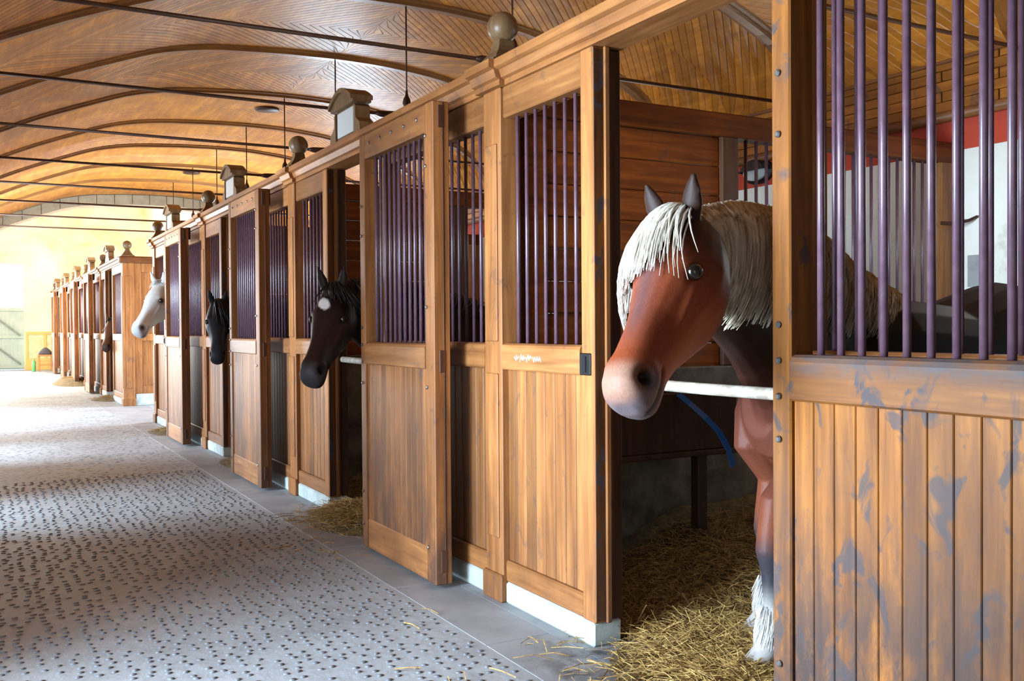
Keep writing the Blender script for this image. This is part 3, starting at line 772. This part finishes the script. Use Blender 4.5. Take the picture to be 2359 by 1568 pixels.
for k in range(4):
    Yp=Y1+D*k
    nx,ny=26,24; V=[];F=[]
    for i in range(nx):
        for j in range(ny):
            x=2.33+(XR-.02-2.33)*i/(nx-1); y=Yp-D+.08+(D-.16)*j/(ny-1); V.append((x,y,bed_h(x,y,Yp)))
    for i in range(nx-1):
        for j in range(ny-1): F.append((i*ny+j,(i+1)*ny+j,(i+1)*ny+j+1,i*ny+j+1))
    bed=ob('straw_bedding',MB().add(V,F).mesh('straw_bedding',hay_base,True)); tag(bed,beds[k],'straw',kind='stuff')
    def f():
        u=random.random()
        if u<.8: x=2.33+abs(random.gauss(0,.75)); y=random.uniform(Yp-2.2,Yp-.19)
        else: x=random.uniform(2.4,5.3); y=random.uniform(Yp-D+.19,Yp-.19)
        x=min(x,5.36); return (x,y,bed_h(x,y,Yp)+random.uniform(.0,.03))
    ob('straw_stalks',straws([15000,4000,900,700][k],f,'straw_stalks',''),bed)['kind']='stuff'
def heap(name,label,cx,cy,rx,ry,h,n,clip=None,drop=.0):
    nx=14; V=[(cx,cy,h)];F=[]
    for i in range(1,5):
        for j in range(nx):
            r=i/4; V.append((cx+rx*r*math.cos(2*PI*j/nx),cy+ry*r*math.sin(2*PI*j/nx),max(h*(1-r*r),-.004)+.003))
    for j in range(nx): F.append((0,1+j,1+(j+1)%nx))
    for i in range(3):
        for j in range(nx): F.append((1+i*nx+j,1+(i+1)*nx+j,1+(i+1)*nx+(j+1)%nx,1+i*nx+(j+1)%nx))
    b=ob(name,MB().add(V,F).mesh(name,hay_base,True)); tag(b,label,'straw',kind='stuff')
    def f():
        r=abs(random.gauss(0,.48)); a=random.uniform(0,2*PI)
        return (cx+rx*r*math.cos(a),cy+ry*r*math.sin(a),max(h*(1-r*r),.004)+random.uniform(0,.02))
    ob('straw_stalks',straws(n,f,'straw_stalks','',tilt=.25),b)['kind']='stuff'
heap('straw_heap','loose straw spilling out of the doorway by the front hoof of the chestnut horse',2.40,2.62,.42,.62,.035,7000)
heap('straw_heap','straw heap spilling from the doorway of the dark horse with a star',2.22,6.15,.32,.50,.10,4000)
heap('straw_heap','thin straw spilling from the black horse doorway',2.22,9.4,.2,.45,.03,300)
heap('straw_heap','thin straw spilling from the grey horse doorway',2.1,12.75,.25,.5,.03,300)
heap('straw_heap','small brown straw heap on the floor along the far stall block',1.98,25.3,.45,1.3,.16,500)
heap('straw_heap','straw on the floor at the first far-block doorway',2.1,19.2,.3,.5,.06,250)
def wisp():
    a=random.choice([(1.62,5.6,.12,.08),(1.72,5.3,.1,.1),(2.0,3.1,.12,.15),(1.95,6.3,.15,.2),(1.75,12.6,.2,.3),(1.4,3.0,.3,.4)])
    return (a[0]+random.gauss(0,a[2]),a[1]+random.gauss(0,a[3]),.012)
tag(ob('straw_wisps',straws(90,wisp,'straw_wisps','',.0018,.003,.05,.16,.05)),'single straw stalks scattered on the aisle floor','straw',kind='stuff')

# ------------------------------------------------------------------ horses
def nrm(v): v=np.array(v,float); return v/np.linalg.norm(v)
def ring(c,a,b,au,bs,e=2.2,low=1.0,n=20):
    """closed section: a = up axis, b = side axis; low narrows the under half"""
    out=[]
    for j in range(n):
        th=2*PI*j/n; co,si=math.cos(th),math.sin(th)
        x=math.copysign(abs(co)**(2/e),co); y=math.copysign(abs(si)**(2/e),si)
        w=bs*(1-(1-low)*max(0,-x)**1.0) if x<0 else bs
        out.append(np.array(c)+np.array(a)*au*x+np.array(b)*w*y)
    return out
def loft(mb,rings):
    n=len(rings[0]); V=[p for r in rings for p in r]; F=[]
    for i in range(len(rings)-1):
        for j in range(n): F.append((i*n+j,i*n+(j+1)%n,(i+1)*n+(j+1)%n,(i+1)*n+j))
    F.append(tuple(range(n-1,-1,-1))); F.append(tuple((len(rings)-1)*n+j for j in range(n)))
    mb.add(V,F)
HEADSEC=[(-.03,-.03,.15,.05,1),(.02,-.008,.225,.080,1),(.10,.008,.285,.096,.8),(.22,.018,.325,.110,.62),(.33,.018,.330,.112,.55),(.45,.008,.300,.096,.52),(.57,.0,.248,.077,.62),(.70,-.003,.196,.067,.75),(.80,-.002,.176,.063,.85),(.88,.003,.172,.069,.90),(.95,-.004,.160,.066,.92),(.995,-.026,.125,.056,1),(1.02,-.055,.06,.034,1)]
def strands(paths, r, name, mat, n=4):
    mb=MB()
    for p in paths:
        k=len(p); rad=[r*(1-.75*(i/(k-1))**1.6)*(.75 if i==0 else 1) for i in range(k)]
        mb.tube(p,rad,n)
    m=bpy.data.meshes.new(name); m.from_pydata(mb.v,[],mb.f); m.materials.append(mat)
    m.polygons.foreach_set('use_smooth',[True]*len(m.polygons)); return m
def horse(name,label,poll,nose,Yc,colour,hair,crest=None,throat=None,sc=1.0,voxel=.011,side=None,mane_len=.3,mane_n=260,forelock=None,dx=0,feather=None,roll=0,ear_l=1,hair_r=.0075,cs=0,legx=(2.50,2.80)):
    poll=np.array(poll,float); nose=np.array(nose,float)
    U=nrm(nose-poll); L_=np.linalg.norm(nose-poll); q=L_/.62
    Sd=nrm(np.cross([0,0,1],[U[0],U[1],0])); Vd=np.cross(U,Sd)
    Sd,Vd=Sd*math.cos(roll)-Vd*math.sin(roll),Vd*math.cos(roll)+Sd*math.sin(roll)
    mb=MB(); R_=[]
    for u,dv,dep,hw,low in HEADSEC:
        top=poll+U*u*L_+Vd*dv*q; c=top-Vd*dep*q*.5
        R_.append(ring(c,Vd,Sd,dep*q*.5,hw*q,2.3,low))
    loft(mb,R_)
    # ears
    def ear(s):
        b=poll+U*.035*L_+Sd*s*.052*q-Vd*.02*q; d=nrm(np.array([0,0,1])*.85+Vd*.35+Sd*s*.28); a=nrm(np.cross(d,Sd)); bb=nrm(np.cross(a,d))
        rs=[]
        for t,w,th in ((-.03,.024,.02),(.0,.029,.020),(.04,.034,.018),(.075,.030,.015),(.11,.019,.011),(.14,.007,.006)):
            rs.append(ring(b+d*t*q*ear_l,a,bb,th*q,w*q,2,1,10))
        loft(mb,rs)
    ear(1); ear(-1)
    # neck
    W=np.array([3.30+dx,Yc,1.42*sc])
    if crest is None:
        p0=poll-U*.02+np.array([0,0,-.03]); b=np.array([2.62+dx,Yc,1.58*sc])
        mid=(p0+b)/2+np.array([0,0,.05])
        crest=[p0,mid,b,W]
        th0=poll+U*.25*L_-Vd*.26*q
        throat=[th0,th0*.45+np.array([2.40+dx,Yc,.95*sc])*.55+np.array([0,0,.03]),np.array([2.40+dx,Yc,.98*sc]),np.array([2.48+dx,Yc,.80*sc])]
    crest=[np.array(p,float) for p in crest]; throat=[np.array(p,float) for p in throat]
    def poly(P,t):
        t=t*(len(P)-1); i=min(int(t),len(P)-2); f=t-i
        a=P[max(i-1,0)];b=P[i];c=P[i+1];d=P[min(i+2,len(P)-1)]
        return .5*((2*b)+(c-a)*f+(2*a-5*b+4*c-d)*f*f+(3*b-a-3*c+d)*f**3)
    R_=[]; prev=None; NS=12
    for i in range(NS+1):
        t=i/NS; a=poly(crest,t); b=poly(throat,t); c=(a+b)/2; upv=(a-b); h=np.linalg.norm(upv)/2; upv=nrm(upv)
        t2=min(t+.05,1);t1=max(t-.05,0); tan=nrm((poly(crest,t2)+poly(throat,t2))-(poly(crest,t1)+poly(throat,t1)))
        sd=nrm(np.cross(upv,tan)); R_.append(ring(c,upv,sd,h,(.078+.130*t**1.4)*sc,2.0,1))
    loft(mb,R_)
    # trunk
    f_=cs; body=[(2.43+f_,1.10,.86,.09),(2.49+f_,1.20,.78,.16),(2.62+f_,1.30,.72,.22),(2.95+f_*.5,1.40,.64,.265),(3.3,1.42,.62,.30),(3.7,1.385,.60,.335),(4.1,1.49,.66,.325),(4.4,1.45,.72,.29),(4.65,1.28,.80,.22),(4.76,1.12,.92,.12)]
    loft(mb,[ring((x+dx,Yc,(a+b)/2*sc),(0,0,1),(0,1,0),(a-b)/2*sc,w*sc,2.2,.92) for x,a,b,w in body])
    # legs
    def limb(pts):
        loft(mb,[ring(p,(1,0,0),(0,1,0),r1,r2,2,1,14) for p,r1,r2 in [((x,y,z),a,b) for x,y,z,a,b in pts]][::1])
    feet=[]
    for s in (-1,1):
        y=Yc+s*.155
        x0=legx[0 if s<0 else 1]+dx; ex=cs*.7
        limb([(2.74+dx+ex,Yc+s*.12,1.15*sc,.15,.10),(2.70+dx+ex,y,.95*sc,.155,.105),(2.66+dx+ex,y,.80,.125,.085),(x0+.045,y,.66,.088,.068),(x0,y,.53,.062,.056),(x0-.005,y,.46,.064,.058),(x0,y,.38,.046,.042),(x0+.005,y,.26,.042,.036),(x0,y,.17,.052,.046),(x0-.03,y,.11,.048,.044),(x0-.06,y,.07,.062,.060),(x0-.075,y,.012,.078,.072)])
        feet.append((x0,y))
        y=Yc+s*.17; x0=4.50+dx
        limb([(4.42+dx,Yc+s*.14,1.15*sc,.24,.13),(4.40+dx,y,.92*sc,.19,.11),(4.38+dx,y,.76,.135,.09),(4.50+dx,y,.60,.085,.06),(4.60+dx,y,.50,.068,.052),(4.60+dx,y,.42,.052,.045),(4.57+dx,y,.28,.046,.04),(4.55+dx,y,.17,.054,.048),(4.52+dx,y,.10,.05,.046),(4.49+dx,y,.06,.062,.060),(4.475+dx,y,.012,.078,.072)])
        feet.append((x0,y))
    me=mb.mesh('tmp'); tmp=bpy.data.objects.new('tmp',me); COL.objects.link(tmp)
    r=tmp.modifiers.new('r','REMESH'); r.mode='VOXEL'; r.voxel_size=voxel
    s_=tmp.modifiers.new('s','SMOOTH'); s_.iterations=5; s_.factor=.5
    dg=bpy.context.evaluated_depsgraph_get(); m2=bpy.data.meshes.new_from_object(tmp.evaluated_get(dg)); bpy.data.objects.remove(tmp); m2.name=name
    n=len(m2.vertices); co=np.empty(n*3); m2.vertices.foreach_get('co',co); co=co.reshape(-1,3)
    rel=co-poll; u=rel@U/L_; v=rel@Vd/q; s=rel@Sd/q
    head=(u>-.1)&(u<1.06)&(v>-.4)&(abs(s)<.13)
    def gauss(uu,vv,ss,r): return np.exp(-(((u-uu)*L_/q)**2+(v-vv)**2+(s-ss)**2)/(2*r*r))*head
    nr=np.empty(n*3); m2.vertices.foreach_get('normal',nr); nr=nr.reshape(-1,3)
    dark=np.zeros(n)
    for sg in (1,-1):
        nost=gauss(.905,-.050,sg*.060,.017); co-=nr*(nost*.026*q)[:,None]; rim=gauss(.90,-.050,sg*.060,.034); co+=nr*((rim-nost).clip(0)*.013*q)[:,None]
        soc=gauss(.34,-.061,sg*.098,.022); co-=nr*(soc*.010*q)[:,None]
        brow=gauss(.31,-.036,sg*.096,.020); co+=nr*(brow*.012*q)[:,None]
        crestf=head*np.exp(-(((u-.50)/.11)**2+((v+.088+.10*(u-.5))/.012)**2))*(s*sg>0); co+=nr*(crestf*.006*q)[:,None]
        mass=gauss(.27,-.19,sg*.08,.062); co+=nr*(mass*.014*q)[:,None]
        grv=head*np.exp(-(((u-.47)/.05)**2+((v+.19)/.05)**2))*(s*sg>0); co-=nr*(grv*.007*q)[:,None]
        lid=gauss(.345,-.060,sg*.10,.034)-gauss(.345,-.060,sg*.10,.022)*1.05; co+=nr*(lid*.007*q)[:,None]
        holl=gauss(.64,-.065,sg*.06,.04); co-=nr*(holl*.006*q)[:,None]
        dark=np.maximum(dark,np.minimum(1,nost*1.6))
    mouth=head*np.exp(-((v+.118+.10*(u-.9))**2)/(2*.006**2))*((u>.80)&(u<1.0)); co-=nr*(mouth*.013*q)[:,None]; chin=gauss(.93,-.165,0,.03); co+=nr*(chin*.012*q)[:,None]
    dark=np.maximum(dark,mouth*.75)
    m2.vertices.foreach_set('co',co.ravel()); m2.update()
    colr=colour(co,u,v,s,head,dark)
    at=m2.color_attributes.new('Col','FLOAT_COLOR','POINT'); at.data.foreach_set('color',np.c_[colr,np.ones(n)].ravel())
    m2.polygons.foreach_set('use_smooth',[True]*len(m2.polygons)); m2.materials.clear(); m2.materials.append(coat)
    root=thing(name,(0,0,0),label,'horse','horses')
    bd=ob('body',m2,root)
    for sg in (1,-1):
        e=poll+U*.34*L_+Vd*-.060*q+Sd*sg*.094*q
        ob('eye',cached(('eye',round(q,2)),lambda: MB().lathe([(.024*q*math.sin(PI*i/10)+.0004,-.024*q*math.cos(PI*i/10)) for i in range(11)],14).mesh('eye',eye_mat,True)),root,tuple(e))
    rd=random.Random(len(label))
    # mane: locks from the crest down one side
    if mane_n:
        P=[]; sgn=side or (0,-1,0); sgn=np.array(sgn,float)
        for i in range(mane_n):
            t=rd.uniform(-.02,.96)**1.0; t=max(t,0); c=poly(crest,t); b=poly(throat,t); w=(.078+.130*t**1.4)*sc
            dn=nrm(b-c); lk=math.floor(t*26); Ln=mane_len*(1-.35*t)*(rd.uniform(.5,1.0) if rd.random()<.45 else 1.0-abs((t*26-lk)-.5)*.55+.14*math.sin(lk*2.7)); t+=(lk+.5-t*26)/26*.35*(1 if Ln>mane_len*.6 else 0); h=np.linalg.norm(c-b)/2
            t2=nrm(poly(crest,min(t+.05,1))-poly(crest,max(t-.05,0))); sdv=nrm(np.cross(t2,dn)); sdv=sdv if sdv@sgn>0 else -sdv
            j=rd.gauss(0,.010); lift=rd.uniform(.002,.024); pth=[]
            for k in range(8):
                f=k/7*Ln/h; f=min(f,1.9); ang=math.acos(max(-1,1-min(f,1.99)))
                p=c+dn*(f*h)+sdv*(w*math.sin(ang)+lift)+t2*(j*k/3)+np.array([rd.gauss(0,.002)]*3)-dn*(.018*(1-k/7))
                pth.append(tuple(p))
            P.append(pth)
        ob('mane',strands(P,hair_r,'mane',flaxen_mane if hair is flaxen else hair,3),root)
    if forelock:
        P=[]
        for i in range(forelock[0]):
            a=rd.gauss(0,.042)+forelock[2]; l=forelock[1]*rd.uniform(.65,1.05); lift=rd.uniform(.006,.03); pth=[]
            spread=rd.gauss(0,.022)
            for k in range(8):
                f=k/7; uu=-.02+f*l/L_; dv=np.interp(uu,[h[0] for h in HEADSEC],[h[1] for h in HEADSEC])
                ss=a*.6+(a*.9+spread)*f+forelock[2]*f; hw=np.interp(uu,[h[0] for h in HEADSEC],[h[3] for h in HEADSEC])
                drop=max(0,abs(ss)/hw)**2*.05
                pth.append(tuple(poll+U*uu*L_+Vd*(dv-drop+lift*(1+.6*math.sin(PI*f)))*q+Sd*ss*q))
            P.append(pth)
        ob('forelock',strands(P,hair_r*.9,'forelock',hair,3),root)
    if feather:
        for fx,fy in feet[:1]+feet[2:3]:
            P=[]
            for i in range(420):
                a=rd.uniform(0,2*PI); z=rd.uniform(.12,.26); r=.044
                px,py=fx+r*math.cos(a),fy+r*math.sin(a); l=rd.uniform(.05,.12)
                P.append([(px,py,z),(px+.014*math.cos(a),py+.014*math.sin(a),z-l*.5),(px+.022*math.cos(a)-.01,py+.02*math.sin(a),max(z-l,.05))])
            ob('feather',strands(P,.0022,'feather',feather,3),root)
    return root
def lerp(a,b,t): return np.array(a)*(1-t[:,None])+np.array(b)*t[:,None]
def sst(x,a,b): t=np.clip((x-a)/(b-a),0,1); return t*t*(3-2*t)
def col_chestnut(co,u,v,s,head,dark):
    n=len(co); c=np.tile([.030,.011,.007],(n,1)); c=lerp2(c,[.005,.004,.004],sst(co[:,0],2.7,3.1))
    leg=1-sst(co[:,2],.75,1.05); c=lerp2(c,[.15,.042,.020],leg)
    low=1-sst(co[:,2],.42,.56); c=lerp2(c,[.03,.028,.034],low)
    ft=1-sst(co[:,2],.20,.36); c=lerp2(c,[.36,.34,.32],ft)
    chest=sst(-co[:,0],-2.85,-2.62)*sst(-co[:,2],-1.2,-.95)*sst(co[:,2],.58,.75); c=lerp2(c,[.105,.032,.020],chest)
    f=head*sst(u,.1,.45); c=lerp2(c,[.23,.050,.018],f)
    nb=head*np.exp(-(s/.035)**2)*sst(v,-.05,0)*sst(u,.25,.4)*(1-sst(u,.6,.85)); c=lerp2(c,[.10,.05,.05],nb*.8)
    ck=head*sst(u,.35,.6)*np.exp(-((v+.17)/.06)**2); c=lerp2(c,[.30,.10,.035],ck*.7)
    mz=head*sst(u,.84,.93); c=lerp2(c,[.30,.16,.11],mz*sst(v,-.10,-.03))
    gy=head*sst(u,.80,.90)*sst(-v,.03,.08); c=lerp2(c,[.135,.12,.13],gy*.9)
    ear=(u<.03)*(v>.0)*1.0; c=lerp2(c,[.03,.015,.012],ear)
    return c*(1-.92*dark[:,None])
def lerp2(c,b,t): t=np.clip(np.asarray(t,float),0,1)[:,None]; return c*(1-t)+np.array(b)*t
def col_darkbay(co,u,v,s,head,dark):
    n=len(co); c=np.tile([.018,.009,.007],(n,1))
    c=lerp2(c,[.030,.014,.011],head*sst(u,.2,.5)); c=lerp2(c,[.05,.018,.010],head*np.exp(-((v+.10)/.05)**2)*sst(u,.2,.4)*(1-sst(u,.55,.8)))
    mz=head*sst(u,.82,.95); c=lerp2(c,[.055,.050,.055],mz)
    star=head*(v>-.04)*np.clip(1.7-((u-.25)/.060)**2-(abs(s+.012-.28*(u-.25))/.030)**1.5,0,1); c=lerp2(c,[.95,.95,.94],star*1.6)
    return c*(1-.9*dark[:,None])
def col_black(co,u,v,s,head,dark):
    c=np.tile([.010,.010,.012],(len(co),1)); return lerp2(c,[.022,.022,.026],head*sst(u,.3,.8))*(1-.8*dark[:,None])
def col_grey(co,u,v,s,head,dark):
    c=np.tile([.58,.58,.55],(len(co),1)); dp=.5+.5*np.sin(co[:,0]*43)*np.sin(co[:,1]*37)*np.sin(co[:,2]*51); c=lerp2(c,[.46,.46,.45],dp*.35)
    c=lerp2(c,[.70,.70,.68],head*sst(u,.4,.7)); c=lerp2(c,[.25,.25,.27],head*sst(u,.86,.97)*.8)
    c=lerp2(c,[.16,.16,.17],head*np.exp(-(((u-.34)*.6)**2+(v+.072)**2)/(.03**2))*.8)
    return c*(1-.9*dark[:,None])
def col_brown(co,u,v,s,head,dark):
    c=np.tile([.10,.04,.02],(len(co),1)); c=lerp2(c,[.05,.03,.025],head*sst(u,.85,.95)); return c*(1-.9*dark[:,None])
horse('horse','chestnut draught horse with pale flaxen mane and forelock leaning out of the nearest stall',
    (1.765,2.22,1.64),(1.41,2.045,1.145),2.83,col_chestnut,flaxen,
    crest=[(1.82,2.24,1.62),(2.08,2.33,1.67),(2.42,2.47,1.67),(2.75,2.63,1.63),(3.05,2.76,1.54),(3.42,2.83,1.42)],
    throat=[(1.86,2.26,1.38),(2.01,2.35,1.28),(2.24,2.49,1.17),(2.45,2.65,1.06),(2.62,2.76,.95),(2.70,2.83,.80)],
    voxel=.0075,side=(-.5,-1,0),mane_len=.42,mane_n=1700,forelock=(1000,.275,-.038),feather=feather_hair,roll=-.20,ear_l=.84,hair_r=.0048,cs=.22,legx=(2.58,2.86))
horse('horse','dark brown horse with a small white forehead star, looking out of the second stall',
    (1.93,5.77,1.575),(1.66,5.50,1.03),6.10,col_darkbay,black_hair,mane_len=.25,mane_n=160,forelock=(90,.16,.05),voxel=.012)
horse('horse','all-black horse with long forelock looking out of the third stall',
    (1.98,9.28,1.575),(1.90,8.98,1.04),9.45,col_black,black_hair,mane_len=.3,mane_n=120,forelock=(160,.30,.06),voxel=.014)
horse('horse','grey-white horse stretching its head out of the fourth stall',
    (1.99,12.66,1.90),(1.63,12.36,1.30),12.9,col_grey,grey_hair,sc=1.12,mane_len=.22,mane_n=90,forelock=(30,.12,0),voxel=.014)
horse('horse','small distant brown horse looking out of the first far-block stall',
    (2.20,19.45,1.50),(2.02,19.05,.98),19.55,col_brown,black_hair,mane_len=.2,mane_n=40,forelock=(20,.1,0),voxel=.018,dx=.1)
